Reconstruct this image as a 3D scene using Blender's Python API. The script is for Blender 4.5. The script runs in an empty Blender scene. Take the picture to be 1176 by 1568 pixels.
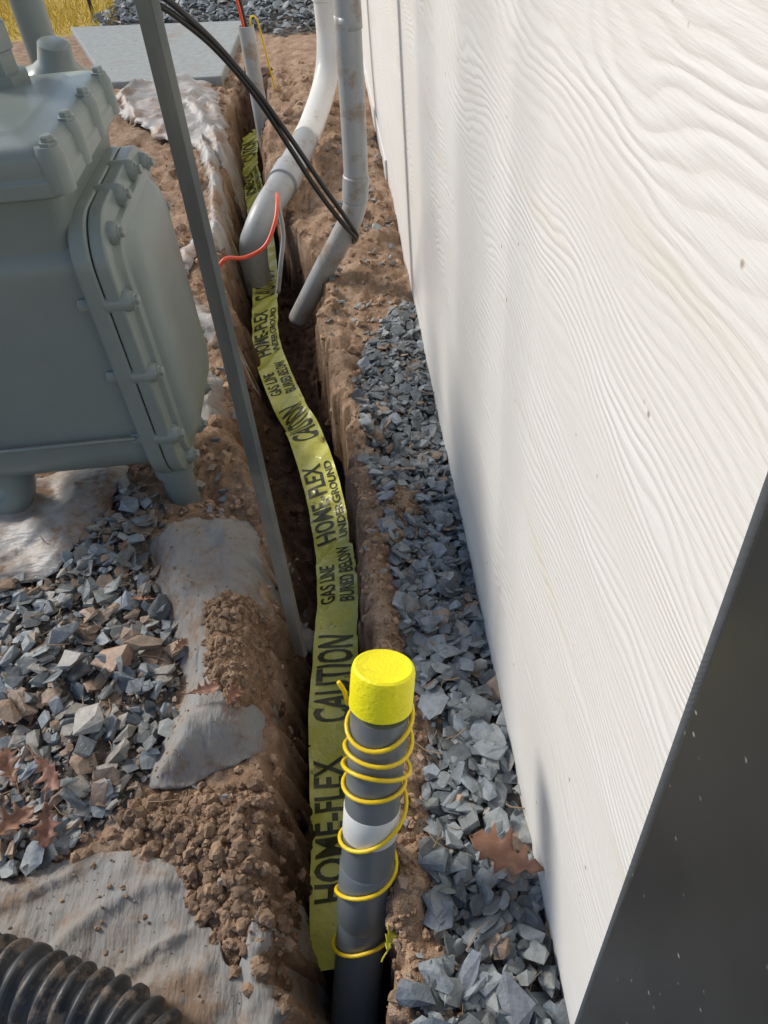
import bpy, bmesh, math, random
import numpy as np
from mathutils import Vector, noise, Matrix
from mathutils.geometry import delaunay_2d_cdt
random.seed(7); rng=random.Random(11)
scn=bpy.context.scene
V=Vector
def n3(x,y,s,z=0.0): return noise.noise(V((x*s,y*s,z)))
def sstep(t):
    t=0.0 if t<0 else (1.0 if t>1 else t)
    return t*t*(3-2*t)
def interp(tab,y):
    if y<=tab[0][0]: return tab[0][1]
    for (a,va),(b,vb) in zip(tab,tab[1:]):
        if y<=b: return va+(vb-va)*(y-a)/(b-a)
    return tab[-1][1]
def inpoly(x,y,P):
    c=False;j=len(P)-1
    for i in range(len(P)):
        xi,yi=P[i];xj,yj=P[j]
        if (yi>y)!=(yj>y) and x<(xj-xi)*(y-yi)/(yj-yi)+xi: c=not c
        j=i
    return c
def dpoly(x,y,P):
    d=9
    for i in range(len(P)):
        ax,ay=P[i-1];bx,by=P[i]
        dx,dy=bx-ax,by-ay;L=dx*dx+dy*dy+1e-12
        t=max(0,min(1,((x-ax)*dx+(y-ay)*dy)/L))
        d=min(d,math.hypot(x-ax-t*dx,y-ay-t*dy))
    return d

# ---------------- materials
def nodes(name):
    m=bpy.data.materials.new(name);m.use_nodes=True
    nt=m.node_tree;return m,nt,nt.nodes['Principled BSDF']
def tc(nt):
    return nt.nodes.new('ShaderNodeTexCoord').outputs['Object']
def nz(nt,vec,scale,detail=3,rough=.6):
    t=nt.nodes.new('ShaderNodeTexNoise');t.inputs['Scale'].default_value=scale
    t.inputs['Detail'].default_value=detail;t.inputs['Roughness'].default_value=rough
    nt.links.new(vec,t.inputs['Vector']);return t.outputs['Fac']
def ramp(nt,fac,stops):
    r=nt.nodes.new('ShaderNodeValToRGB');e=r.color_ramp.elements
    e[0].position,e[1].position=stops[0][0],stops[-1][0]
    e[0].color=(*stops[0][1],1);e[1].color=(*stops[-1][1],1)
    for p,c in stops[1:-1]:
        k=e.new(p);k.color=(*c,1)
    nt.links.new(fac,r.inputs['Fac']);return r.outputs['Color']
def mix(nt,fac,a,b,mode='MIX'):
    m=nt.nodes.new('ShaderNodeMix');m.data_type='RGBA';m.blend_type=mode
    for s,v in ((m.inputs[0],fac),(m.inputs[6],a),(m.inputs[7],b)):
        if isinstance(v,(int,float)): s.default_value=v
        elif isinstance(v,tuple): s.default_value=(*v,1)
        else: nt.links.new(v,s)
    return m.outputs[2]
def math_(nt,op,a,b=0.0,c=None):
    m=nt.nodes.new('ShaderNodeMath');m.operation=op
    for i,v in enumerate((a,b) if c is None else (a,b,c)):
        if isinstance(v,(int,float)): m.inputs[i].default_value=v
        else: nt.links.new(v,m.inputs[i])
    return m.outputs[0]
def bump(nt,bs,h,strength=.4,dist=.002,prev=None):
    b=nt.nodes.new('ShaderNodeBump');b.inputs['Strength'].default_value=strength
    b.inputs['Distance'].default_value=dist;nt.links.new(h,b.inputs['Height'])
    if prev: nt.links.new(prev,b.inputs['Normal'])
    nt.links.new(b.outputs['Normal'],bs.inputs['Normal']);return b.outputs['Normal']
def attr(nt,name):
    a=nt.nodes.new('ShaderNodeAttribute');a.attribute_name=name;return a
def mpn(nt,v,s):
    q=nt.nodes.new('ShaderNodeMapping');q.inputs['Scale'].default_value=s;nt.links.new(v,q.inputs['Vector']);return q.outputs[0]
def mk(name,c1,c2,scale=20,rough=.6,bs=.3,bscale=150,dist=.001,metal=0,col=None,dirt=None,dscale=9,dth=.55,dw=.12):
    m,nt,b=nodes(name);v=tc(nt)
    f=nz(nt,v,scale,3)
    c=ramp(nt,f,[(.3,c1),(.7,c2)])
    if col:
        c=mix(nt,1.0,attr(nt,'Col').outputs['Color'],ramp(nt,f,[(.3,(.7,.7,.7)),(.7,(1.2,1.2,1.2))]),'MULTIPLY')
    if dirt:
        d=nz(nt,v,dscale,5,.72)
        dd=ramp(nt,d,[(dth,(0,0,0)),(dth+dw,(1,1,1))])
        c=mix(nt,dd,c,dirt)
    nt.links.new(c,b.inputs['Base Color'])
    b.inputs['Roughness'].default_value=rough;b.inputs['Metallic'].default_value=metal
    if bs: bump(nt,b,nz(nt,v,bscale,2),bs,dist)
    return m
M={}
M['stone']=mk('slate_stone',(0,0,0),(0,0,0),70,.55,.6,170,.002,col=True,dirt=(.33,.255,.175),dscale=34,dth=.62,dw=.1)
M['clod']=mk('soil_clod',(0,0,0),(0,0,0),90,.95,.8,300,.002,col=True)
M['soil']=mk('loose_soil',(.17,.10,.055),(.37,.24,.145),70,.95,.9,260,.004)
M['meter']=mk('meter_paint',(.190,.222,.210),(.220,.255,.241),5,.28,.35,420,.0008,dirt=(.21,.19,.155),dscale=13,dth=.60,dw=.25)
M['meterdark']=mk('meter_bolt',(.20,.23,.21),(.29,.32,.30),30,.4,.2,200,.0005)
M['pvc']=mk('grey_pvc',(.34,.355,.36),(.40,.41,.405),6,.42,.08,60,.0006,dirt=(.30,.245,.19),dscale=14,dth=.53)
M['pvcw']=mk('white_pvc',(.70,.685,.63),(.78,.76,.71),6,.4,.08,60,.0006,dirt=(.45,.37,.28),dscale=11,dth=.60)
M['pipeg']=mk('dark_grey_pipe',(.13,.15,.16),(.17,.19,.20),5,.32,.06,60,.0006,dirt=(.26,.22,.18),dscale=16,dth=.60,dw=.2)
M['yellow']=mk('yellow_plastic',(.90,.79,.004),(.95,.86,.01),12,.5,.7,200,.0016,dirt=(.74,.62,.02),dscale=60,dth=.58)
M['wirey']=mk('yellow_wire',(.84,.56,.01),(.88,.62,.02),12,.35,0)
M['label']=mk('pale_label',(.64,.64,.61),(.74,.74,.70),20,.5,.1,dirt=(.35,.35,.35),dscale=30,dth=.60)
M['black']=mk('black_rubber',(.012,.012,.013),(.02,.02,.021),12,.4,.1)
M['red']=mk('red_wire',(.70,.08,.035),(.78,.12,.06),12,.4,0)
M['corr']=mk('black_corrugated',(.022,.024,.026),(.045,.045,.047),12,.5,.3,120,.001,dirt=(.20,.15,.11),dscale=26,dth=.52)
M['straw']=mk('straw',(.56,.40,.06),(.72,.54,.10),10,.8,0)
M['twig']=mk('twig',(.22,.14,.08),(.40,.28,.17),30,.8,0)
M['leaf']=mk('dry_leaf',(.17,.07,.042),(.33,.17,.10),40,.55,.5,120,.001)
M['leafy']=mk('yellow_leaf',(.46,.44,.03),(.58,.56,.05),40,.6,.5,120,.001)
M['conc']=mk('concrete',(.27,.29,.285),(.35,.37,.36),30,.85,.4,120,.001,dirt=(.30,.24,.18),dscale=4,dth=.58)
M['roof']=mk('roof_shingle',(.06,.06,.065),(.1,.1,.1),10,.9,.4)
M['ink']=mk('tape_ink',(.035,.035,.012),(.09,.09,.03),80,.4,0)
def fabricmat(name,c1,c2,dirt,dth,rough,ms):
    m,nt,b=nodes(name);v=tc(nt)
    c=ramp(nt,nz(nt,v,16,5,.7),[(.3,c1),(.7,c2)])
    d=ramp(nt,nz(nt,v,8,6,.78),[(dth-.12,(0,0,0)),(dth,(.35,.35,.35)),(dth+.09,(1,1,1))])
    c=mix(nt,d,c,dirt);nt.links.new(c,b.inputs['Base Color']);b.inputs['Roughness'].default_value=rough
    r=nz(nt,mpn(nt,v,ms),1,3,.55)
    n1=bump(nt,b,r,.6,.012)
    bump(nt,b,nz(nt,v,480,2),.45,.0008,n1);return m
M['fabric']=fabricmat('geotextile',(.255,.26,.255),(.335,.335,.32),(.235,.165,.115),.53,.9,(60,18,20))
M['fabricw']=fabricmat('woven_wrap',(.38,.375,.36),(.49,.485,.465),(.29,.185,.115),.50,.5,(16,46,20))
# steel
m,nt,b=nodes('galvanised_steel');v=tc(nt)
c=ramp(nt,nz(nt,mpn(nt,v,(1,1,.25)),7,5),[(.35,(.055,.065,.065)),(.5,(.105,.115,.11)),(.68,(.22,.215,.19))])
sz=nt.nodes.new('ShaderNodeSeparateXYZ');nt.links.new(v,sz.inputs[0])
pale_foot=ramp(nt,math_(nt,'ADD',sz.outputs[2],math_(nt,'MULTIPLY',nz(nt,v,20,4),.35)),[(.22,(.8,.8,.8)),(.55,(0,0,0))])  # paler tone towards the foot of the stake, broken up by noise
c=mix(nt,pale_foot,c,(.36,.335,.29))
nt.links.new(c,b.inputs['Base Color']);b.inputs['Roughness'].default_value=.42;b.inputs['Metallic'].default_value=.35
bump(nt,b,nz(nt,v,120,2),.25,.0006);M['steel']=m
# tape
m,nt,b=nodes('caution_tape');v=tc(nt)
c=ramp(nt,nz(nt,v,9,3),[(.3,(.68,.66,.10)),(.7,(.80,.78,.20))])
d=ramp(nt,nz(nt,v,28,5,.75),[(.60,(0,0,0)),(.68,(1,1,1))])
c=mix(nt,d,c,(.26,.18,.08));nt.links.new(c,b.inputs['Base Color']);b.inputs['Roughness'].default_value=.22
bump(nt,b,nz(nt,v,26,3),.7,.008);M['tape']=m
# post
m,nt,b=nodes('dark_post');v=tc(nt)
vo=nt.nodes.new('ShaderNodeTexVoronoi');vo.inputs['Scale'].default_value=90;nt.links.new(v,vo.inputs['Vector'])
sp=ramp(nt,vo.outputs['Distance'],[(.07,(1,1,1)),(.16,(0,0,0))])
gate=ramp(nt,nz(nt,v,40,2),[(.54,(0,0,0)),(.6,(1,1,1))])
c=mix(nt,mix(nt,1.0,sp,gate,'MULTIPLY'),ramp(nt,nz(nt,v,5),[(.3,(.020,.022,.023)),(.7,(.034,.036,.038))]),(.30,.29,.28))
nt.links.new(c,b.inputs['Base Color']);b.inputs['Roughness'].default_value=.36;M['post']=m
# siding
m,nt,b=nodes('woodgrain_siding');v=tc(nt)
f1=nz(nt,mpn(nt,v,(0,1.3,3.2)),1.3,2,.5)
f2=nz(nt,mpn(nt,v,(0,5,14)),1.2,2)
sx=nt.nodes.new('ShaderNodeSeparateXYZ');nt.links.new(v,sx.inputs[0])
ph=math_(nt,'ADD',math_(nt,'MULTIPLY',sx.outputs[2],640),math_(nt,'MULTIPLY',f1,150))
ph=math_(nt,'ADD',ph,math_(nt,'MULTIPLY',f2,18))
w=math_(nt,'MULTIPLY_ADD',math_(nt,'SINE',ph),.5,.5)
w=math_(nt,'POWER',w,.6)
amp=ramp(nt,nz(nt,mpn(nt,v,(0,1.2,6)),2.2,2),[(.36,(.12,.12,.12)),(.72,(1,1,1))])
h=math_(nt,'MULTIPLY',w,amp)
fine=nz(nt,mpn(nt,v,(0,10,170)),2.0,3)
h=math_(nt,'ADD',h,math_(nt,'MULTIPLY',fine,.7))
bump(nt,b,h,.52,.0013)
cc=mix(nt,math_(nt,'MULTIPLY',w,amp),(.755,.74,.71),(.82,.81,.795))
st=ramp(nt,nz(nt,mpn(nt,v,(0,1.5,16)),1.3,3),[(.58,(0,0,0)),(.72,(.5,.5,.5))])
cc=mix(nt,st,cc,(.70,.64,.53))
vo=nt.nodes.new('ShaderNodeTexVoronoi');vo.inputs['Scale'].default_value=19;nt.links.new(v,vo.inputs['Vector'])
cc=mix(nt,ramp(nt,vo.outputs['Distance'],[(.03,(.85,.85,.85)),(.055,(0,0,0))]),cc,(.30,.22,.16))
nt.links.new(cc,b.inputs['Base Color']);b.inputs['Roughness'].default_value=.5;M['siding']=m
# ground
m,nt,b=nodes('ground_soil');v=tc(nt)
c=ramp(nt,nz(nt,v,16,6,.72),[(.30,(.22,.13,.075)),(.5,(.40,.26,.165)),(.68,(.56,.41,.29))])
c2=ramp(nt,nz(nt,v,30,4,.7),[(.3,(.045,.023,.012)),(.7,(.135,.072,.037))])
c=mix(nt,attr(nt,'dark_soil').outputs['Fac'],c,c2)  # darker brown inside the trench, on one pile and in random patches
g=ramp(nt,nz(nt,v,70,4),[(.3,(.05,.055,.06)),(.55,(.13,.13,.13)),(.7,(.28,.21,.14))])
c=mix(nt,attr(nt,'grav').outputs['Fac'],c,g)
c=mix(nt,attr(nt,'grass').outputs['Fac'],c,ramp(nt,nz(nt,v,20,4),[(.3,(.48,.34,.06)),(.7,(.68,.50,.10))]))
nt.links.new(c,b.inputs['Base Color']);b.inputs['Roughness'].default_value=.95
n1=bump(nt,b,nz(nt,v,60,5,.75),.9,.013)
bump(nt,b,nz(nt,v,360,2),.8,.003,n1);M['ground']=m

# ---------------- helpers for meshes
def mesh(name,verts,faces,mat,parent=None,smooth=False,cols=None):
    me=bpy.data.meshes.new(name);me.from_pydata(verts,[],faces);me.update()
    if cols is not None:
        a=me.attributes.new('Col','FLOAT_COLOR','POINT')
        a.data.foreach_set('color',np.asarray(cols,dtype=np.float32).ravel())
    me.materials.append(mat)
    if smooth: me.polygons.foreach_set('use_smooth',[True]*len(me.polygons))
    o=bpy.data.objects.new(name,me);scn.collection.objects.link(o)
    if parent: o.parent=parent
    return o
def empty(name):
    e=bpy.data.objects.new(name,None);scn.collection.objects.link(e);return e
def catmull(P,k=8):
    P=[V(p) for p in P];out=[]
    for i in range(len(P)-1):
        p0=P[i-1] if i else P[0]*2-P[1];p1=P[i];p2=P[i+1]
        p3=P[i+2] if i+2<len(P) else P[-1]*2-P[-2]
        for j in range(k):
            t=j/k
            out.append(.5*((2*p1)+(p2-p0)*t+(2*p0-5*p1+4*p2-p3)*t*t+(3*p1-p0-3*p2+p3)*t**3))
    out.append(P[-1]);return out
def sweep(P,R,seg=16,cap=True):
    n=len(P);R=R if hasattr(R,'__len__') else [R]*n
    vs=[];fs=[];T=[(P[min(i+1,n-1)]-P[max(i-1,0)]).normalized() for i in range(n)]
    u=T[0].orthogonal().normalized()
    for i in range(n):
        u=(u-T[i]*u.dot(T[i])).normalized();w=T[i].cross(u)
        for k in range(seg):
            a=2*math.pi*k/seg;vs.append(P[i]+(u*math.cos(a)+w*math.sin(a))*R[i])
    for i in range(n-1):
        for k in range(seg):
            k2=(k+1)%seg;fs.append((i*seg+k,i*seg+k2,(i+1)*seg+k2,(i+1)*seg+k))
    if cap:
        fs.append(tuple(range(seg))[::-1]);fs.append(tuple((n-1)*seg+k for k in range(seg)))
    return vs,fs
def tube(name,P,r,mat,parent=None,k=8,seg=16,cm=True):
    pts=catmull(P,k) if cm else [V(p) for p in P]
    vs,fs=sweep(pts,r,seg)
    return mesh(name,vs,fs,mat,parent,True)
def lathe(name,base,axis,prof,mat,parent=None,seg=32,smooth=True):
    axis=V(axis).normalized();u=axis.orthogonal().normalized();w=axis.cross(u);base=V(base)
    vs=[];fs=[];n=len(prof)
    for s,r in prof:
        for k in range(seg):
            a=2*math.pi*k/seg;vs.append(base+axis*s+(u*math.cos(a)+w*math.sin(a))*r)
    for i in range(n-1):
        for k in range(seg):
            k2=(k+1)%seg;fs.append((i*seg+k,i*seg+k2,(i+1)*seg+k2,(i+1)*seg+k))
    fs.append(tuple(range(seg))[::-1]);fs.append(tuple((n-1)*seg+k for k in range(seg)))
    o=mesh(name,vs,fs,mat,parent,smooth)
    if smooth:
        mod=o.modifiers.new('e','EDGE_SPLIT');mod.split_angle=math.radians(40)
    return o
def loft(name,rings,mat,parent=None,split=35):
    n=len(rings[0]);vs=[V(p) for r in rings for p in r];fs=[]
    for i in range(len(rings)-1):
        for k in range(n):
            k2=(k+1)%n;fs.append((i*n+k,i*n+k2,(i+1)*n+k2,(i+1)*n+k))
    fs.append(tuple(range(n))[::-1]);fs.append(tuple((len(rings)-1)*n+k for k in range(n)))
    o=mesh(name,vs,fs,mat,parent,True)
    bm=bmesh.new();bm.from_mesh(o.data);bmesh.ops.recalc_face_normals(bm,faces=bm.faces);bm.to_mesh(o.data);bm.free()
    o.data.polygons.foreach_set('use_smooth',[True]*len(o.data.polygons))
    bv=o.modifiers.new('b','BEVEL');bv.width=.004;bv.segments=2;bv.limit_method='ANGLE';bv.angle_limit=math.radians(40)
    o.modifiers.new('w','WEIGHTED_NORMAL')
    return o
def rr(c1,c2,h1,h2,r,n=6):
    out=[];r=min(r,h1*.98,h2*.98)
    for q,(sx_,sy_) in enumerate(((1,1),(-1,1),(-1,-1),(1,-1))):
        for k in range(n+1):
            a=math.pi/2*(q+k/n)
            out.append((c1+sx_*(h1-r)+r*math.cos(a),c2+sy_*(h2-r)+r*math.sin(a)))
    return out
def box(name,x0,x1,y0,y1,z0,z1,mat,parent=None,bev=.003):
    vs=[(x,y,z) for x in (x0,x1) for y in (y0,y1) for z in (z0,z1)]
    fs=[(0,1,3,2),(4,6,7,5),(0,4,5,1),(2,3,7,6),(0,2,6,4),(1,5,7,3)]
    o=mesh(name,vs,fs,mat,parent)
    if bev:
        b_=o.modifiers.new('b','BEVEL');b_.width=bev;b_.segments=2
    return o

# ---------------- terrain
Ltab=[(.0,-.165),(.27,-.169),(.5,-.200),(.77,-.214),(1.0,-.243),(1.35,-.335),(1.85,-.375),(2.6,-.45),(3.46,-.494),(4,-.5)]
Rtab=[(.0,-.03),(.26,-.042),(.75,-.046),(1.07,-.050),(1.3,-.068),(1.54,-.112),(1.75,-.125),(1.93,-.105),(2.1,-.15),(2.3,-.215),(3.03,-.333),(3.5,-.33),(4,-.33)]
gravR=[(.071,1.726),(-.034,1.475),(-.035,1.3),(-.022,1.125),(.004,.972),(.001,.813),(.026,.615),(.030,.457),(.012,.37),(.015,.254),(-.02,.18),(-.02,-.6),(.3,-.6),(.3,1.8)]
gravL=[(-.514,1.156),(-.418,1.048),(-.448,.948),(-.37,.775),(-.339,.656),(-.357,.527),(-.40,.445),(-.45,.424),(-.52,.378),(-1.3,.38),(-1.4,1.35)]
gravT=[(-1.50,5.45),(-.56,5.12),(-.3,4.75),(.12,4.9),(.12,9),(-1.9,9),(-1.62,7),(-1.45,6)]
fE=[(-.438,.964),(-.365,1.031),(-.255,1.007),(-.222,.903),(-.214,.769),(-.204,.63),(-.209,.532),(-.278,.499),(-.33,.48),(-.37,.49),(-.36,.55),(-.335,.64),(-.38,.78),(-.42,.87)]
s1=[(-.32,.77),(-.27,.80),(-.22,.79),(-.205,.70),(-.21,.62),(-.25,.58),(-.30,.64)]
s2=[(-.42,.46),(-.33,.475),(-.20,.48),(-.165,.40),(-.165,.30),(-.17,.20),(-.22,.22),(-.30,.34)]
fF=[(-1.0,.36),(-.7,.37),(-.55,.385),(-.43,.405),(-.31,.385),(-.285,.32),(-.22,.24),(-.19,.16),(-.19,-.1),(-.7,-.1),(-1.0,.0)]
fG=[(-.175,.37),(-.155,.30),(-.135,.24),(-.11,.20),(-.075,.17),(-.07,.0),(-.23,.0),(-.235,.21),(-.205,.30),(-.185,.34)]
pD=[(-.95,1.14),(-.78,1.165),(-.65,1.225),(-.53,1.215),(-.54,1.07),(-.60,.915),(-.71,.90),(-.95,.92)]
fA=[(-1.05,3.91),(-.91,4.05),(-.62,3.93),(-.50,3.4),(-.38,2.81),(-.50,2.94),(-.62,3.15),(-.80,3.3),(-.98,3.60)]
fB=[(-.59,3.25),(-.51,3.05),(-.44,2.67),(-.39,2.27),(-.43,2.15),(-.47,2.2),(-.49,2.63),(-.56,3.0)]
fC=[(-.40,2.4),(-.49,2.16),(-.50,1.98),(-.42,1.85),(-.30,1.70),(-.34,1.62),(-.46,1.72),(-.56,1.95),(-.56,2.2),(-.46,2.42)]
fD=[(-.40,1.56),(-.345,1.48),(-.335,1.36),(-.37,1.33),(-.42,1.38),(-.45,1.50)]
tb=[(-.26,.93),(-.22,.925),(-.17,.90),(-.125,.875),(-.145,.845),(-.17,.835),(-.21,.845),(-.25,.86)]
pad=[(-1.60,5.36),(-.52,5.08),(-.56,3.97),(-1.12,4.05)]
allfab=[fE,fF,fG,pD,fA,fB,fC,fD]
def heap(x,y):
    return max(math.exp(-(((x-.035)/.035)**2+((y-1.0)/.055)**2)),.6*math.exp(-(((x-.02)/.02)**2+((y-.90)/.04)**2)))
def edges(y):
    L=interp(Ltab,y)+.024*n3(y,0,7,1.3)+.015*n3(y,0,22,4.1)+.009*n3(y,0,60,9)
    R=interp(Rtab,y)+.016*n3(y,0,8,7.7)+.014*n3(y,0,22,2.2)+.009*n3(y,0,55,5)
    return L,R
def trench(x,y):
    L,R=edges(y)
    x2=x+.016*n3(x,y,28,3)+.010*n3(x,y,70,6)
    wl=.050+.03*n3(y,0,3,8)+(.03 if .9<y<1.9 else 0);wr=.030
    a=sstep((x2-L+.01)/wl)*sstep((R+.010-x2)/wr)
    dep=.225+.08*sstep((.42-y)/.15)
    dep*=1-sstep((y-3.5)/.5)
    return a,dep
def H(x,y):
    far=sstep((abs(x)+abs(y)-6)/4)
    z=.018*n3(x,y,3,1)+.010*n3(x,y,9,2)
    a,dep=trench(x,y)
    L,R=edges(y)
    dR=x-R
    if y<6: z+=.022*math.exp(-((dR-.03)/.03)**2)*(1+1.3*n3(x,y,17,5))*(1-.8*math.exp(-((y-1.95)/.12)**2))
    if y>1.5 and x>R-.05: z+=sstep((y-1.5)/.5)*(.04*abs(n3(x,y,9,7))+.03*n3(x,y,4,2)+.012)*(1-sstep((y-4.5)/.6))*sstep((dR-.02)/.12)
    if x<L+.05 and y>.9: z+=.018*n3(x,y,10,8)+.014*n3(x,y,22,3)
    if inpoly(x,y,s2): z+=.024*sstep(dpoly(x,y,s2)/.06)
    if inpoly(x,y,fE): z+=.022*sstep(dpoly(x,y,fE)/.05)
    if -.06<x<.13 and .75<y<1.2: z+=.034*heap(x,y)
    rough=.008*n3(x,y,38,1)+.006*n3(x,y,85,2)+.003*n3(x,y,190,2)
    z+=rough*(1+1.0*a)
    if x>.10 and y<8: z-=.012*sstep((x-.10)/.03)
    z-=a*dep
    if y>3.9: z=z*(1-.7*sstep((y-3.9)/.3))
    return z*(1-far)-.02*far
def axis(segs):
    out=[segs[0][0]]
    for a,b,d in segs:
        k=max(1,round((b-a)/d))
        out+= [a+(b-a)*(i+1)/k for i in range(k)]
    return out
def geo(start,step,end,f=1.35):
    o=[];p=start
    while p<end: step*=f;p+=step;o.append(p)
    return o
xs=axis([(-1.6,-.8,.025),(-.8,-.62,.010),(-.62,.17,.0048),(.17,.4,.04)])
xs=[-p for p in geo(1.6,.04,70)][::-1]+xs+geo(.4,.06,70)
ys=axis([(-.3,.1,.03),(.1,1.25,.0052),(1.25,2.4,.009),(2.4,4.4,.02),(4.4,8,.06)])
ys=[-p for p in geo(.3,.05,70)][::-1]+ys+geo(8,.1,90)
nx,ny=len(xs),len(ys)
verts=[];gr=[];ds=[];gs=[]
for y in ys:
    for x in xs:
        verts.append((x,y,H(x,y)))
        jx,jy=x+.02*n3(x,y,18,11),y+.02*n3(x,y,18,12)
        near=-2<x<.4 and -.6<y<9.1
        g_=0
        if near and (inpoly(jx,jy,gravR) or inpoly(jx,jy,gravL) or inpoly(jx,jy,gravT)): g_=1
        if -.06<x<.13 and .75<y<1.2: g_*=1-min(1,1.6*heap(x,y))
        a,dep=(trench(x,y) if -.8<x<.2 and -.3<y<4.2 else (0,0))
        gr.append(g_*(1-a)*.85);ds.append(min(1,sstep(a*1.25)*.95+.30*max(0,n3(x,y,5,3))+(.3 if inpoly(x,y,s2) else 0)))
        q=0
        if y>5.35 and x<-1.42-.15*(y-6): q=1
        if abs(x)>8 or y>12 or y<-3: q=1
        gs.append(q)
faces=[(j*nx+i,j*nx+i+1,(j+1)*nx+i+1,(j+1)*nx+i) for j in range(ny-1) for i in range(nx-1)]
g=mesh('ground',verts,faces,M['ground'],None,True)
for nm,arr in (('grav',gr),('dark_soil',ds),('grass',gs)):
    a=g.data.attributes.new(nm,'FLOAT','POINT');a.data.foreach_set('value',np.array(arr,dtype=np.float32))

# ---------------- stones
def hullT(n,seed,flat):
    r=random.Random(seed);bm=bmesh.new();ey=r.uniform(.55,.85)
    for _ in range(n):
        p=V((r.uniform(-1,1),r.uniform(-1,1),r.uniform(-1,1)))
        if p.xy.length>1.1: p*=1.0/p.xy.length
        bm.verts.new((p.x,p.y*ey,p.z*flat+p.x*r.uniform(-.05,.05)))
    res=bmesh.ops.convex_hull(bm,input=bm.verts)
    bmesh.ops.delete(bm,geom=list({v for v in res['geom_interior'] if isinstance(v,bmesh.types.BMVert)}|{v for v in bm.verts if not v.link_faces}),context='VERTS')
    bmesh.ops.dissolve_limit(bm,angle_limit=math.radians(12),verts=bm.verts,edges=bm.edges)
    bm.verts.index_update()
    vs=np.array([v.co[:] for v in bm.verts]);fs=[[v.index for v in f.verts] for f in bm.faces];bm.free()
    return vs,fs
ST=[hullT(15+i%7,100+i,.15+.05*(i%5)) for i in range(24)]
def lumpT(seed):
    bm=bmesh.new();bmesh.ops.create_icosphere(bm,subdivisions=2,radius=1)
    for v in bm.verts:
        v.co*=1+.5*noise.noise(v.co*1.6+V((seed*3,0,0)))+.35*noise.noise(v.co*3.7+V((seed,4,0)))
        v.co.z*=.75
    vs=np.array([v.co[:] for v in bm.verts]);fs=[[v.index for v in f.verts] for f in bm.faces];bm.free();return vs,fs
LT=[lumpT(i) for i in range(10)]
class Acc:
    def __init__(s): s.v=[];s.f=[];s.c=[];s.n=0
    def add(s,T,pos,size,rot,col):
        vs,fs=T;R=np.array(rot)
        w=(vs*size)@R.T+np.array(pos)
        s.v.append(w);s.f+= [[i+s.n for i in f] for f in fs];s.n+=len(vs)
        s.c.append(np.tile(np.array([*col,1.0]),(len(vs),1)))
    def make(s,name,mat,smooth=False):
        return mesh(name,np.concatenate(s.v).tolist(),s.f,mat,None,smooth,np.concatenate(s.c))
def rotm(tilt):
    return (Matrix.Rotation(rng.uniform(0,6.28),3,'Z')@Matrix.Rotation(rng.gauss(0,tilt),3,'X')@Matrix.Rotation(rng.gauss(0,tilt),3,'Y')@Matrix.Rotation(rng.uniform(0,6.28),3,'Z'))
def slate(brown=.06):
    k=rng.uniform(.7,1.25);r_=rng.random()
    if r_<brown: return (.30*k,.215*k,.155*k)
    if r_<brown*1.8: return (.29*k,.27*k,.24*k)
    k=rng.uniform(.55,1.75);t=rng.random()
    return (k*(.160+.035*t),k*(.185+.022*t),k*(.210-.01*t))
A=Acc()
def scatter(poly,bb,n,smin,smax,brown,layers,skip=(),tilt=.38):
    c=0;tries=0
    while c<n and tries<n*12:
        tries+=1
        x=rng.uniform(bb[0],bb[1]);y=rng.uniform(bb[2],bb[3])
        jx,jy=x+.02*n3(x,y,18,11),y+.02*n3(x,y,18,12)
        if not inpoly(jx,jy,poly): continue
        if any(inpoly(x,y,p) for p in skip): continue
        if -.06<x<.13 and .75<y<1.2 and heap(x,y)>.3+.3*rng.random(): continue
        s=smin+(smax-smin)*rng.random()**1.8
        z=H(x,y)+s*.2+rng.random()*layers
        A.add(ST[rng.randrange(24)],(x,y,z),s*.55,rotm(tilt),slate(brown));c+=1
scatter(gravR,(-.06,.15,.02,.75),640,.020,.050,.04,.010)
scatter(gravR,(-.06,.15,.7,1.8),1900,.012,.038,.06,.010)
scatter(gravR,(-.06,.15,.02,1.8),1500,.005,.014,.15,.008)
scatter(gravL,(-.75,-.33,.36,1.2),950,.014,.048,.22,.012,(pD,fF,s1))
scatter(gravL,(-.75,-.33,.36,1.2),2200,.004,.013,.45,.008,(pD,fF))
scatter(gravL,(-1.4,-.72,.36,1.35),400,.03,.05,.06,.012,(pD,fF))
scatter(gravT,(-2.6,.12,4.7,8),4200,.035,.075,.02,.03,(pad,))
def stray(n,bb,smin,smax,brown=.3):
    for _ in range(n):
        x=rng.uniform(*bb[:2]);y=rng.uniform(*bb[2:])
        if any(inpoly(x,y,p) for p in allfab): continue
        s=rng.uniform(smin,smax);A.add(ST[rng.randrange(24)],(x,y,H(x,y)+s*.15),s*.5,rotm(.5),slate(brown))
stray(260,(-.04,.06,.1,1.7),.005,.022);stray(110,(-.1,.1,1.6,3),.01,.035,.2)
stray(200,(-.55,-.18,.2,1.1),.006,.024,.4);stray(70,(-.45,-.3,1,1.6),.008,.03)
for (x,y,s,c,k) in [(-.455,.70,.036,(.34,.22,.15),4),(-.405,.72,.034,(.27,.20,.15),9),(-.52,.70,.034,(.32,.31,.29),13),(-.54,.75,.034,(.27,.27,.27),14),(-.47,.59,.030,(.36,.34,.30),19),(-.60,.62,.03,(.31,.22,.15),9),(.045,.215,.036,(.2,.23,.27),2),(.09,.19,.03,(.17,.19,.22),6),(.02,.30,.026,(.2,.22,.24),11)]:
    A.add(ST[k],(x,y,H(x,y)+(.030 if x<-.3 else .018)),s,rotm(.2),c)
A.make('gravel',M['stone'])
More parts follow.
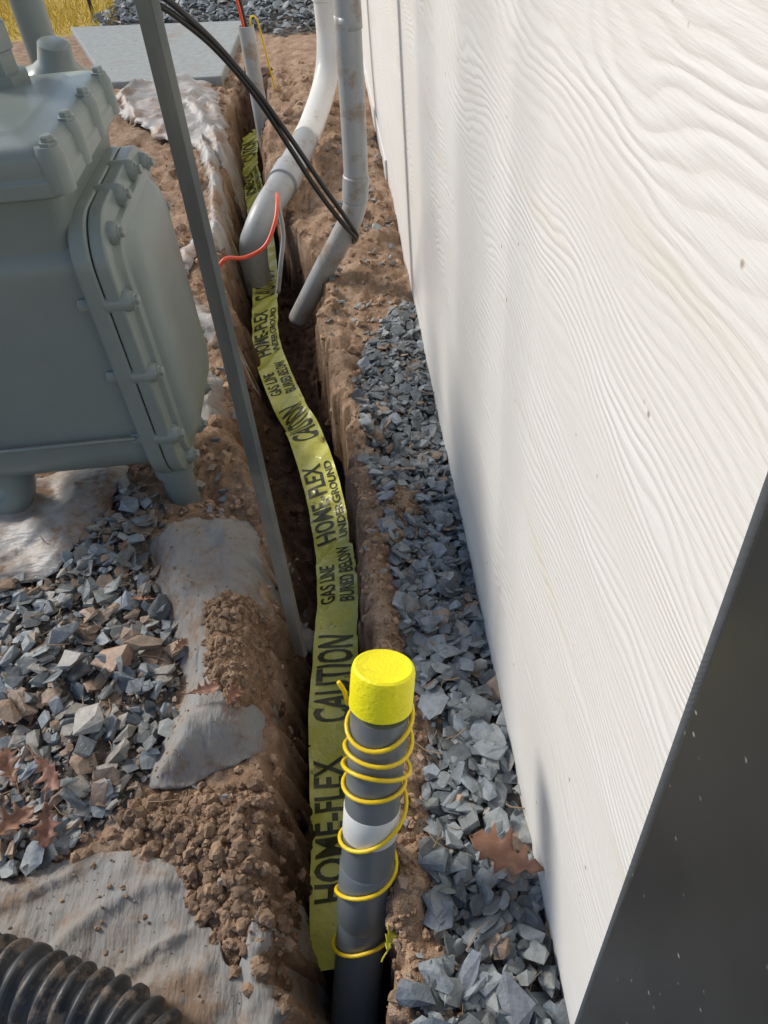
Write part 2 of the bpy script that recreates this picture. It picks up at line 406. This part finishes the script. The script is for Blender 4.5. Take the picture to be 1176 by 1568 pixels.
# clods
C=Acc()
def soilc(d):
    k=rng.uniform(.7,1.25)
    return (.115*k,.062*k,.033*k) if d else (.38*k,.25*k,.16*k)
def clods(n,bb,smin,smax,skip=allfab,hf=H,p=5):
    for _ in range(n):
        x=rng.uniform(*bb[:2]);y=rng.uniform(*bb[2:])
        if any(inpoly(x,y,p_) for p_ in skip): continue
        if inpoly(x,y,gravR) and rng.random()<.85 and heap(x,y)<.3: continue
        if inpoly(x,y,gravL) and rng.random()<.6: continue
        s=smin+(smax-smin)*rng.random()**p
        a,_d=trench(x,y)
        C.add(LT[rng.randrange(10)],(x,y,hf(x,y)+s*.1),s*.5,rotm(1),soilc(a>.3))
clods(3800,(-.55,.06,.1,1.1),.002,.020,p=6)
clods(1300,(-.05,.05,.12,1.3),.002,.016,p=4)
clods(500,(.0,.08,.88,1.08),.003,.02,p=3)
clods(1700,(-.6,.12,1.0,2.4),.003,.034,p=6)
clods(500,(-.8,.12,2.2,4.2),.006,.05)
def inp(poly,n,bb,smin,smax,off,hf=H,p=5,dk=1.0):
    for _ in range(n):
        x=rng.uniform(*bb[:2]);y=rng.uniform(*bb[2:])
        if not inpoly(x,y,poly): continue
        s=smin+(smax-smin)*rng.random()**p
        c=tuple(v*dk for v in soilc(False))
        C.add(LT[rng.randrange(10)],(x,y,hf(x,y)+off+s*.15),s*.5,rotm(1),c)
inp(s2,3600,(-.43,-.15,.2,.48),.0016,.024,0,p=7,dk=.72)

# ---------------- draped sheets
def drape(name,poly,mat,off=.004,bulge=.02,fade=.05,step=.008,wr=(9,.006),edge=.006,ani=.8):
    P=[];N=len(poly)
    for i in range(N):
        p0,p1,p2,p3=(V((*poly[(i+k-1)%N],0)) for k in range(4))
        L=(p2-p1).length;k=max(2,int(L/(step*.8)))
        for j in range(k):
            t=j/k
            q=.5*((2*p1)+(p2-p0)*t+(2*p0-5*p1+4*p2-p3)*t*t+(3*p1-p0-3*p2+p3)*t**3)
            q=q*.5+(p1.lerp(p2,t))*.5
            P.append((q.x+edge*n3(q.x,q.y,25,3)+edge*.4*n3(q.x,q.y,70,3),q.y+edge*n3(q.x,q.y,25,6)+edge*.4*n3(q.x,q.y,70,6)))
    bx=[p[0] for p in P];by=[p[1] for p in P]
    pts=[V(p) for p in P];ne=len(P)
    y=min(by)
    while y<max(by):
        x=min(bx)
        while x<max(bx):
            qx,qy=x+rng.uniform(-.2,.2)*step,y+rng.uniform(-.2,.2)*step
            if inpoly(qx,qy,P) and dpoly(qx,qy,P)>step*.5: pts.append(V((qx,qy)))
            x+=step
        y+=step
    res=delaunay_2d_cdt(pts,[(i,(i+1)%ne) for i in range(ne)],[list(range(ne))],1,1e-6)
    vs2,fs=res[0],res[2];vs=[]
    ca,sa=math.cos(ani),math.sin(ani)
    def hh(x,y):
        d=dpoly(x,y,P);f=sstep(d/fade)
        z=(H(x,y)+H(x+.016,y)+H(x-.016,y)+H(x,y+.016)+H(x,y-.016))/5
        wx_,wy_=x+.03*n3(x,y,7,4),y+.03*n3(x,y,7,9)
        u,v=wx_*ca+wy_*sa,-wx_*sa+wy_*ca
        s=wr[0]
        r1=math.exp(-(noise.noise(V((u*s*.30,v*s*1.5,3.3)))/.07)**2)
        r2=noise.noise(V((u*s*.5,v*s*3.2,8.3)))
        r3=math.exp(-(noise.noise(V((u*s*1.3,v*s*.6,13.3)))/.05)**2)
        ed=sstep(d/.025)
        z+=off*(.45+.55*ed)+bulge*f*(1+.5*n3(x,y,6,2))+(wr[1]*1.3*r1+wr[1]*.5*r2+wr[1]*.6*r3)*(.35+.65*ed)
        return z
    for v in vs2: vs.append((v.x,v.y,hh(v.x,v.y)))
    o=mesh(name,vs,[list(f) for f in fs],mat,None,True)
    so=o.modifiers.new('s','SOLIDIFY');so.thickness=.0009
    return o,hh
_,hE=drape('geotextile_fabric',fE,M['fabric'],.008,.024,.06,.0055,(11,.0055),ani=1.25)
_,hF=drape('geotextile_fabric',fF,M['fabric'],.010,.006,.10,.006,(9,.0060),ani=.5,edge=.009)
drape('geotextile_fabric',fG,M['fabric'],.010,.002,.04,.006,(16,.005),ani=1.9)
drape('geotextile_fabric',tb,M['fabric'],.022,.004,.04,.006,(20,.004))
drape('torn_wrap_sheet',pD,M['fabricw'],.024,.000,.08,.008,(8,.004),ani=.9)
drape('torn_wrap_sheet',fA,M['fabricw'],.03,.005,.15,.014,(4,.020),edge=.03,ani=2.1)
drape('torn_wrap_sheet',fB,M['fabricw'],.02,.03,.03,.012,(9,.010),edge=.02,ani=1.8)
drape('torn_wrap_sheet',fC,M['fabricw'],.015,.012,.04,.010,(10,.010),edge=.02,ani=2.0)
drape('torn_wrap_sheet',fD,M['fabric'],.012,.008,.03,.008,(13,.008),edge=.014,ani=2.0)
_,hp=drape('soil_pile',s1,M['soil'],.038,.014,.04,.005,(26,.005))
inp(s1,1600,(-.33,-.2,.57,.8),.0018,.016,0,hp,dk=.8)
inp(fE,300,(-.4,-.2,.48,.95),.0015,.006,0,hE)
inp(fF,260,(-.55,-.2,.18,.40),.0015,.008,0,hF,dk=.9)
C.make('soil_clods',M['clod'],False)

# twigs and needles
tv=[];tf=[]
for _ in range(120):
    if rng.random()<.5: x,y=rng.uniform(-.7,-.35),rng.uniform(.42,1.1)
    else: x,y=rng.uniform(-.03,.13),rng.uniform(.15,1.6)
    L=rng.uniform(.012,.045);a=rng.uniform(0,6.28);z=H(x,y)+.022
    p=[V((x,y,z)),V((x+L*.5*math.cos(a),y+L*.5*math.sin(a),z+rng.uniform(-.003,.006))),V((x+L*math.cos(a+.2),y+L*math.sin(a+.2),z+rng.uniform(-.008,.006)))]
    vs,fs=sweep(p,rng.uniform(.0004,.0012),5);k=len(tv);tv+=vs;tf+=[tuple(i+k for i in f) for f in fs]
mesh('twigs',tv,tf,M['twig'])

# ---------------- concrete pad
vs=[(x,y,z) for z in (-.08,.035) for x,y in pad]
o=mesh('concrete_pad',vs,[(3,2,1,0),(4,5,6,7),(0,1,5,4),(1,2,6,5),(2,3,7,6),(3,0,4,7)],M['conc'])
b_=o.modifiers.new('b','BEVEL');b_.width=.008;b_.segments=2
gv=[];gf=[]
for _ in range(4500):
    x=rng.uniform(-3.2,-1.4);y=rng.uniform(5.4,8)
    if x>-1.42-.15*(y-6): continue
    z=H(x,y);a=rng.uniform(0,6.28);L=rng.uniform(.03,.09);dx,dy=math.cos(a)*.004,math.sin(a)*.004
    t=(rng.gauss(0,.03),rng.gauss(0,.03));k=len(gv)
    gv+=[(x-dx,y-dy,z),(x+dx,y+dy,z),(x+t[0],y+t[1],z+L)];gf.append((k,k+1,k+2))
mesh('dry_grass',gv,gf,M['straw'])

# ---------------- house
hs=empty('house')
def wx(y): return .152-.010*y
Y1=9.0
def ye(z): return .160+.055*z
sv=[(wx(ye(-.2)),ye(-.2),-.2),(wx(Y1),Y1,-.2),(wx(Y1),Y1,2.9),(wx(ye(2.9)),ye(2.9),2.9)]
sv+=[(x+.3,y,z) for x,y,z in sv]
mesh('siding_wall',sv,[(0,1,2,3),(7,6,5,4),(0,3,7,4),(1,5,6,2),(3,2,6,7),(0,4,5,1)],M['siding'],hs)
pv=[(.150,ye(-.2)-.002,-.2),(.150,-.25,-.2),(.150,-.25,2.9),(.150,ye(2.9)-.002,2.9)]
pv+=[(.46,y,z) for x,y,z in pv]
o=mesh('corner_post',pv,[(0,3,2,1),(4,5,6,7),(0,4,7,3),(1,2,6,5),(3,7,6,2),(0,1,5,4)],M['post'],hs)
b_=o.modifiers.new('b','BEVEL');b_.width=.006;b_.segments=3
box('core',.47,6,.3,8.9,-.2,2.88,M['siding'],hs,0)
rv=[(-.25,-.5,2.92),(-.25,9.4,2.92),(3.2,9.4,4.4),(3.2,-.5,4.4),(6.6,-.5,2.92),(6.6,9.4,2.92)]
mesh('roof',rv+[(a,b,c+.08) for a,b,c in rv],[(0,1,2,3),(3,2,5,4),(6,9,8,7),(9,10,11,8),(0,3,9,6),(3,4,10,9),(1,7,8,2),(2,8,11,5),(0,6,7,1),(4,5,11,10)],M['roof'],hs)
tv=[(wx(y)-.007,y,z) for y in (2.6,8.9) for z in (-.05,.07)]+[(wx(y)-.001,y,z) for y in (2.6,8.9) for z in (-.05,.07)]
mesh('bottom_trim',tv,[(0,1,3,2),(4,6,7,5),(0,4,5,1),(2,3,7,6),(1,5,7,3),(0,2,6,4)],M['siding'],hs)

# ---------------- gas meter
gm=empty('gas_meter')
MT=M['meter']
def ringX(x,ins,r=.075,cy=1.22,cz=.335,hy=.19,hz=.25):
    return [(x,a,b) for a,b in rr(cy,cz,hy-ins,hz-ins,max(.02,r-ins*.5),8)]
loft('body',[ringX(-.80,.10),ringX(-.79,.06),ringX(-.77,.03),ringX(-.75,.018),ringX(-.412,.018)],MT,gm)
loft('body_flange',[ringX(-.412,.004),ringX(-.410,0),ringX(-.386,0),ringX(-.384,.003)],MT,gm)
loft('diaphragm_cover',[ringX(-.382,.004),ringX(-.380,.001),ringX(-.362,.001),ringX(-.359,.004),ringX(-.357,.030),ringX(-.348,.034),ringX(-.346,.048),ringX(-.336,.056),ringX(-.328,.075),ringX(-.324,.11),ringX(-.322,.15)],MT,gm)
def ringZ(z,ins,r=.03,cx=-.577,cy=1.22,hx=.199,hy=.19):
    return [(a,b,z) for a,b in rr(cx,cy,hx-ins,hy-ins,max(.01,r-ins*.3),6)]
loft('upper_body',[ringZ(.45,.03),ringZ(.54,.03),ringZ(.575,.026),ringZ(.60,.022),ringZ(.628,.018)],MT,gm)
loft('lid',[ringZ(.622,.006),ringZ(.626,0),ringZ(.645,0),ringZ(.648,.004),ringZ(.650,.004),ringZ(.672,.004),ringZ(.684,.010),ringZ(.690,.022),ringZ(.692,.05),ringZ(.697,.056),ringZ(.698,.12)],MT,gm)
def hexbolt(nm,p,ax,r=.011,h=.016):
    lathe(nm,p,ax,[(0,r*1.45),(.004,r*1.45),(.0045,r),(h,r),(h+.002,r*.8)],M['meterdark'],gm,6,False)
for yb in (1.05,1.15,1.26,1.37):
    lathe('lid_boss',(-.392,yb,.628),(0,0,1),[(0,.020),(.048,.020),(.058,.016)],MT,gm,20)
    hexbolt('lid_bolt',(-.388,yb,.686),(0,0,1),.009,.010)
for xb in (-.50,-.62,-.74):
    lathe('lid_boss',(xb,1.044,.628),(0,0,1),[(0,.020),(.048,.020),(.058,.016)],MT,gm,20)
    hexbolt('lid_bolt',(xb,1.042,.686),(0,0,1),.009,.010)
for (yy,zz) in [(1.046,.20),(1.046,.33),(1.046,.46),(1.39,.20),(1.39,.33),(1.39,.46),(1.08,.55),(1.17,.57),(1.27,.57),(1.36,.55),(1.09,.115),(1.2,.10),(1.32,.105)]:
    lathe('cover_boss',(-.388,yy,zz),(1,0,0),[(0,.017),(.034,.017),(.042,.013)],MT,gm,18)
    hexbolt('cover_bolt',(-.348,yy,zz),(1,0,0),.008,.009)
    hexbolt('cover_nut',(-.410,yy,zz),(-1,0,0),.0095,.018)
tube('front_seam',[(-.775,1.037,.205),(-.42,1.037,.205)],.004,MT,gm,cm=False,seg=8)
lathe('leg_pipe',(-.395,1.10,-.03),(0,0,1),[(0,.030),(.10,.030),(.105,.038),(.13,.038)],MT,gm)
tube('inlet_elbow',[(-.72,1.13,.12),(-.72,1.12,.06),(-.76,1.10,.03),(-.95,1.08,.03)],.04,MT,gm)
lathe('union_nut',(-.535,1.33,.690),(0,0,1),[(0,.052),(.02,.052),(.022,.040),(.05,.040),(.052,.044),(.085,.044),(.09,.034)],MT,gm,8,False)
lathe('service_pipe',(-.535,1.33,.76),(0,0,1),[(0,.027),(.9,.027)],M['meterdark'],gm)
lathe('riser_pipe',(-.62,1.84,-.05),(0,0,1),[(0,.033),(.55,.033),(.56,.042),(.62,.042),(.63,.033),(1.6,.033)],MT,gm)
lathe('regulator',(-.57,1.70,.56),(.25,-.2,1),[(0,.02),(.01,.055),(.03,.075),(.045,.078),(.05,.078),(.06,.06),(.085,.035),(.12,.03),(.125,.02)],MT,gm)

# ---------------- metal stake (channel)
def channel(name,p0,p1,w,d,t,mat,ang=0):
    p0,p1=V(p0),V(p1);ax=(p1-p0).normalized()
    u=V((math.cos(ang),math.sin(ang),0));u=(u-ax*u.dot(ax)).normalized();v=ax.cross(u)
    sec=[(0,0),(w,0),(w,d),(w-t,d),(w-t,t),(t,t),(t,d),(0,d)]
    vs=[p+u*(a-w/2)+v*(b) for p in (p0,p1) for a,b in sec];n=8
    fs=[(k,(k+1)%n,n+(k+1)%n,n+k) for k in range(n)]+[tuple(range(n))[::-1],tuple(range(n,2*n))]
    o=mesh(name,vs,fs,mat)
    b_=o.modifiers.new('b','BEVEL');b_.width=.0012;b_.segments=2
    return o
channel('metal_stake',(-.172,.747,-.08),(-.174,.855,1.35),.022,.011,.003,M['steel'],-.6)

# ---------------- capped riser with tracer wire
rp=empty('capped_riser_pipe')
Bp=V((-.1055,.2527,-.2));Tp=V((-.0195,.444,.2985));ax=(Tp-Bp).normalized();Ln=(Tp-Bp).length+.018
lathe('pipe',Bp-ax*.12,ax,[(0,.033),(Ln+.06,.033)],M['pipeg'],rp,40)
lathe('coupling',Bp,ax,[(.17,.0332),(.173,.0345),(.262,.0345),(.265,.0332)],M['pipeg'],rp,40)
lathe('label_band',Bp,ax,[(.318,.0334),(.319,.0339),(.358,.0339),(.359,.0334)],M['label'],rp,40)
lathe('end_cap',Bp,ax,[(Ln-.052,.0335),(Ln-.051,.0358),(Ln-.03,.0356),(Ln-.007,.0352),(Ln-.002,.0340),(Ln,.031),(Ln-.0015,.027),(Ln-.002,.012)],M['yellow'],rp,48)
xr=(V((1,0,0))-ax*ax.x).normalized();yr=ax.cross(xr)
# loose helix: (turn, distance along the pipe, extra radius)
tab=[(0,.502),(.5,.492),(1.2,.478),(2.0,.440),(2.6,.425),(3.2,.405),(4.0,.398),(5.0,.312),(6.0,.212),(7.0,.112),(7.5,.085)]
lo=[(0,.002),(1.2,.005),(1.6,.013),(2.2,.006),(2.6,.012),(3.2,.006),(4,.003),(4.5,.009),(5,.003),(5.5,.010),(6,.003),(6.5,.011),(7,.004),(7.5,.006)]
pts=[]
for q in range(0,7*28+14):
    t=q/28
    s=interp(tab,t);a=-2*math.pi*t+math.pi
    rr_=.0362+interp(lo,t)*(.7+.3*math.sin(t*9))
    pts.append(Bp+ax*(s+.016*math.sin(a+.6)*math.sin(t*1.7+.3)+.004*math.sin(t*7))+xr*(rr_*math.cos(a)+.003*math.sin(t*3))+yr*rr_*math.sin(a))
sm=[sum((pts[max(0,min(len(pts)-1,i+k))] for k in range(-3,4)),V((0,0,0)))/7 for i in range(len(pts))]
sm=[ (Bp+ax*(p-Bp).dot(ax))+((p-Bp)-ax*(p-Bp).dot(ax)).normalized()*max(.0365,((p-Bp)-ax*(p-Bp).dot(ax)).length) for p in sm]
start=[Bp+ax*.535-xr*.048,Bp+ax*.520-xr*.041+yr*.004]
vs,fs=sweep(start+sm,.0026,8)
mesh('tracer_wire',vs,fs,M['wirey'],rp,True)

# ---------------- conduits at back
cd=empty('conduit_pipe')
tube('riser',[(.045,1.885,2.2),(.030,1.885,.75),(.026,1.885,.62),(.018,1.885,.40),(.010,1.885,.27),(-.006,1.887,.20),(-.045,1.91,.125),(-.10,1.945,.03),(-.15,1.975,-.06),(-.20,2.005,-.15)],.030,M['pvc'],cd,8,28)
lathe('socket',(.0045,1.885,.235),(.02,0,.14),[(0,.0305),(.003,.0332),(.06,.0332),(.063,.0305)],M['pvc'],cd)
dp=empty('drain_pipe')
tube('upper_pipe',[(-.02,3.25,2.6),(-.025,3.25,1.0),(-.028,3.25,.46),(-.035,3.235,.28),(-.065,3.15,.17),(-.12,2.93,.108),(-.15,2.79,.096)],.045,M['pvcw'],dp,8,32)
tube('lower_pipe',[(-.145,2.81,.097),(-.18,2.65,.085),(-.235,2.44,.070),(-.275,2.35,.045),(-.31,2.30,.0),(-.335,2.30,-.06),(-.345,2.31,-.22)],.0445,M['pvc'],dp,8,32)  # grey PVC end; shade past the bend is put into the colour too
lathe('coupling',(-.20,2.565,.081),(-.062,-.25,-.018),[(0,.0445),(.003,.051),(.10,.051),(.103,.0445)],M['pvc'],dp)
lathe('upper_coupling',(-.0275,3.25,.42),(0,0,1),[(0,.0445),(.003,.051),(.09,.051),(.093,.0445)],M['pvcw'],dp)
sc=empty('wire_conduit')
lathe('pipe',(-.346,3.37,-.14),(0,0.01,1),[(0,.031),(.48,.031),(.481,.027),(.47,.026)],M['pvc'],sc)
tube('black_lead',[(-.345,3.375,.30),(-.350,3.37,.40),(-.36,3.36,.55),(-.345,3.34,.8),(-.34,3.3,1.3)],.008,M['black'],sc,8,8)
tube('red_lead',[(-.352,3.365,.30),(-.358,3.36,.40),(-.372,3.35,.55),(-.365,3.34,.8),(-.36,3.3,1.3)],.006,M['red'],sc,8,8)
tube('yellow_lead',[(-.33,3.39,.30),(-.325,3.39,.36),(-.305,3.42,.35),(-.30,3.5,.25),(-.29,3.6,.05)],.0035,M['wirey'],sc,8,8)
cb=empty('black_cable')
C1=[(-.33,1.47,.80),(-.306,1.520,.753),(-.278,1.558,.720),(-.231,1.629,.649),(-.178,1.675,.553),(-.130,1.707,.444),(-.082,1.755,.323),(-.030,1.80,.215),(-.005,1.845,.16),(-.01,1.9,.12)]
tube('strand_1',C1,.0056,M['black'],cb,8,10)
tube('strand_2',[(x+.009+.004*math.sin(i_*1.3),y,z+.008+.004*math.cos(i_)) for i_,(x,y,z) in enumerate(C1)],.0056,M['black'],cb,8,10)
tube('strand_3',[(-.33,1.47,.80),(-.5,1.4,.9),(-.8,1.3,1.0)],.0056,M['black'],cb,8,10)
rw=empty('red_wire')
k_=.925
tube('loop',[(x*k_,y*k_,1+(z-1)*k_) for x,y,z in [(-.41,2.02,.02),(-.377,2.028,.050),(-.328,2.078,.025),(-.268,2.098,.045),(-.232,2.142,.095),(-.222,2.20,.128),(-.226,2.26,.125)]],.0054,M['red'],rw,8,10)
tube('stub',[(-.205,2.04,.19),(-.205,2.04,.10),(-.225,2.03,.02),(-.25,2.05,-.08)],.0065,M['pvc'],rw,8,10)

# ---------------- tape
tp=empty('caution_tape')
cen=[(-.124,.290,-.19),(-.126,.358,-.178),(-.124,.50,-.180),(-.126,.677,-.174),(-.118,.82,-.176),(-.110,.972,-.168),(-.122,1.15,-.176),(-.146,1.319,-.170),(-.180,1.47,-.162),(-.214,1.58,-.174),(-.262,1.75,-.168),(-.298,1.92,-.174),(-.308,2.10,-.162),(-.318,2.325,-.168),(-.35,2.7,-.16),(-.40,3.1,-.15),(-.425,3.3,-.152),(-.449,3.76,-.14)]
cp=catmull(cen,14)
arc=[0]
for i in range(1,len(cp)): arc.append(arc[-1]+(cp[i]-cp[i-1]).length)
def tframe(uu):
    if uu<=0: i,t=0,0
    else:
        i=len(arc)-2;
        for k in range(len(arc)-1):
            if arc[k+1]>=uu: i=k;break
        t=(uu-arc[i])/(arc[i+1]-arc[i])
    p=cp[i].lerp(cp[i+1],t)
    T=(cp[min(i+2,len(cp)-1)]-cp[max(i-1,0)]).normalized()
    side=T.cross(V((0,0,1))).normalized()
    yv=p.y
    roll=.14*math.sin(yv*7)+.6*math.exp(-((yv-1.56)/.06)**2)+.5*math.exp(-((yv-3.3)/.3)**2)+.12
    nrm=side.cross(T).normalized()
    s2_=side*math.cos(roll)+nrm*math.sin(roll)
    return p,s2_,s2_.cross(T).normalized()
def tpt(uu,vv,lift=0):
    p,s_,nn=tframe(uu)
    W=.086
    if nn.z<0: nn=-nn
    return p+s_*vv*W+nn*(lift+.0025*math.sin(uu*40+vv*4)+.0018*math.sin(uu*90-vv*7))
nu=int(arc[-1]/.005);nvv=10;tv=[];tf=[]
for i in range(nu+1):
    for j in range(nvv+1):
        tv.append(tpt(arc[-1]*i/nu,j/nvv-.5))
for i in range(nu):
    for j in range(nvv):
        a=i*(nvv+1)+j;tf.append((a,a+1,a+nvv+2,a+nvv+1))
mesh('tape',tv,tf,M['tape'],tp,True)
def yarc(y):
    for k in range(len(cp)-1):
        if cp[k+1].y>=y: return arc[k]
    return arc[-1]
def ttext(s,y0,y1,v0,v1):
    cu=bpy.data.curves.new('t','FONT');cu.body=s;cu.offset=.022;cu.resolution_u=3
    ob=bpy.data.objects.new('t',cu);scn.collection.objects.link(ob)
    dg=bpy.context.evaluated_depsgraph_get();me=bpy.data.meshes.new_from_object(ob.evaluated_get(dg))
    bpy.data.objects.remove(ob)
    bm=bmesh.new();bm.from_mesh(me)
    X=[v.co.x for v in bm.verts];Yv=[v.co.y for v in bm.verts];x0,x1,q0,q1=min(X),max(X),min(Yv),max(Yv)
    a0,a1=yarc(y0),yarc(y1)
    for v in bm.verts: v.co=((v.co.x-x0)/(x1-x0)*(a1-a0)+a0,(v.co.y-q0)/(q1-q0)*.06,0)
    for _ in range(3):
        es=[e for e in bm.edges if e.calc_length()>.008]
        if es: bmesh.ops.subdivide_edges(bm,edges=es,cuts=1,use_grid_fill=False);bmesh.ops.triangulate(bm,faces=bm.faces)
    for v in bm.verts:
        v.co=tpt(v.co.x,v1+(v0-v1)*v.co.y/.06,.0011)
    bm.to_mesh(me);bm.free()
    me.materials.clear();me.materials.append(M['ink'])
    o=bpy.data.objects.new('lettering',me);scn.collection.objects.link(o);o.parent=tp
for (s,a,b_,c,d) in [("HOME-FLEX",.375,.605,-.42,.18),("UNDERGROUND",.385,.605,.24,.40),("CAUTION",.67,.86,-.40,.40),
    ("GAS LINE",.93,1.04,-.42,-.04),("BURIED BELOW",.93,1.08,.06,.42),("HOME-FLEX",1.11,1.36,-.42,.12),("UNDERGROUND",1.11,1.36,.20,.42),
    ("CAUTION",1.45,1.61,-.40,.40),("GAS LINE",1.67,1.77,-.42,-.04),("BURIED BELOW",1.67,1.82,.06,.42),("HOME-FLEX",1.86,2.1,-.42,.12),("UNDERGROUND",1.86,2.1,.20,.42),
    ("CAUTION",2.18,2.38,-.40,.40),("HOME-FLEX",3.0,3.25,-.42,.12),("UNDERGROUND",3.0,3.25,.2,.42),("CAUTION",3.4,3.6,-.4,.4)]:
    ttext(s,a,b_,c,d)

# ---------------- corrugated pipe
P=catmull([(-1.0,.36,.05),(-.75,.32,.055),(-.5,.256,.05),(-.43,.231,.048),(-.334,.190,.04),(-.26,.12,.03),(-.2,.0,.03)],30)
L=[0]
for i in range(1,len(P)): L.append(L[-1]+(P[i]-P[i-1]).length)
fine_=[];rad=[];N=420;k=0
for i in range(N+1):
    s=L[-1]*i/N
    while k<len(L)-2 and L[k+1]<s: k+=1
    fine_.append(P[k].lerp(P[k+1],(s-L[k])/(L[k+1]-L[k])))
    w0=math.sin(2*math.pi*s/.021);rad.append(.041+.0038*max(-1,min(1,w0*1.8)))
vs,fs=sweep(fine_,rad,40)
mesh('corrugated_pipe',vs,fs,M['corr'],None,True)

# ---------------- leaves
def leaf(x,y,z,size,rot,mat,tilt=(0,0),curl=.25,name='fallen_leaf'):
    out=[(0,.012),(.08,.05),(.16,.10),(.22,.05),(.32,.24),(.38,.10),(.46,.14),(.54,.34),(.60,.15),(.68,.16),(.76,.30),(.80,.12),(.88,.15),(.94,.06),(1,.005)]
    vs=[];fs=[]
    for px,w in out:
        for k in (-1,-.5,0,.5,1):
            yy=k*w; vs.append(((px-.5),yy+.03*math.sin(px*5),curl*(yy*yy*2.2+.35*(px-.5)**2)-.02*(k==0)+.02*math.sin(px*17+k*2)))
    for i in range(len(out)-1):
        for k in range(4): a=i*5+k;fs.append((a,a+1,a+6,a+5))
    R=Matrix.Translation((x,y,z))@Matrix.Rotation(rot,4,'Z')@Matrix.Rotation(tilt[0],4,'X')@Matrix.Rotation(tilt[1],4,'Y')@Matrix.Scale(size,4)
    o=mesh(name,[R@V(v) for v in vs],fs,mat,None,True)
    so=o.modifiers.new('s','SOLIDIFY');so.thickness=.0008
    a=R@V((-.5,0,.08));b=R@V((-.68,.03,.06));c=R@V((-.8,.06,.12))
    s_=tube('stem',[a,b,c],.001,mat,None,4,6);s_.parent=o
leaf(.108,.335,.050,.100,2.6,M['leaf'],(.15,.1),.5)
leaf(-.50,.505,.05,.065,-.9,M['leaf'],(.4,.2),.9)
leaf(-.485,.43,.05,.060,-1.3,M['leaf'],(-.3,.3),.8)
leaf(-.535,.435,.05,.07,.8,M['leaf'],(.2,.3),.9)
leaf(-.56,.52,.05,.06,2.2,M['leaf'],(.3,-.2),.7)
leaf(-.60,.47,.05,.06,.2,M['leaf'],(.3,-.3),.9)
leaf(-.285,.60,.070,.045,.2,M['leaf'],(.2,0),.9)
leaf(-.245,.585,.07,.045,1.2,M['leaf'],(.5,.3),.9)
leaf(-.040,.272,.010,.045,1.0,M['leafy'],(.6,.2),.9)
leaf(-.34,.70,.05,.03,.9,M['leaf'],(.5,.1),.8)
leaf(-.42,.80,.05,.035,2.9,M['leaf'],(.5,.1),.8)
leaf(-.47,.93,.05,.035,1.9,M['leaf'],(-.3,.4),.9)
lathe('ground_rod',(-1.55,5.75,-.1),(0,.02,1),[(0,.012),(.5,.012)],M['black'])

# ---------------- light, world, camera
el,az=math.radians(36),math.radians(-58)
d=V((math.sin(az)*math.cos(el),math.cos(az)*math.cos(el),math.sin(el)))
sl=bpy.data.lights.new('sun','SUN');sl.energy=2.9;sl.angle=math.radians(13);sl.color=(1,.935,.84)
so=bpy.data.objects.new('sun',sl);scn.collection.objects.link(so);so.rotation_euler=d.to_track_quat('Z','Y').to_euler()
w=bpy.data.worlds.new('World');scn.world=w;w.use_nodes=True;nt=w.node_tree
sk=nt.nodes.new('ShaderNodeTexSky');sk.sky_type='NISHITA';sk.sun_disc=False;sk.sun_elevation=el;sk.sun_rotation=az
nt.links.new(sk.outputs[0],nt.nodes['Background'].inputs[0]);nt.nodes['Background'].inputs[1].default_value=.15
cam=bpy.data.cameras.new('camera');co=bpy.data.objects.new('camera',cam);scn.collection.objects.link(co)
c_,s_,q=.9951,.0985,math.sqrt(.5)
R=Matrix(((c_,s_,0),(-s_*q,c_*q,-q),(-s_*q,c_*q,q)))
co.matrix_world=Matrix.Translation((0,0,1))@R.to_4x4()
cam.sensor_fit='VERTICAL';cam.sensor_height=24;cam.lens=24*1132/1568;cam.clip_start=.01;cam.clip_end=500
scn.camera=co
scn.view_settings.view_transform='Standard';scn.view_settings.look='None';scn.view_settings.exposure=0
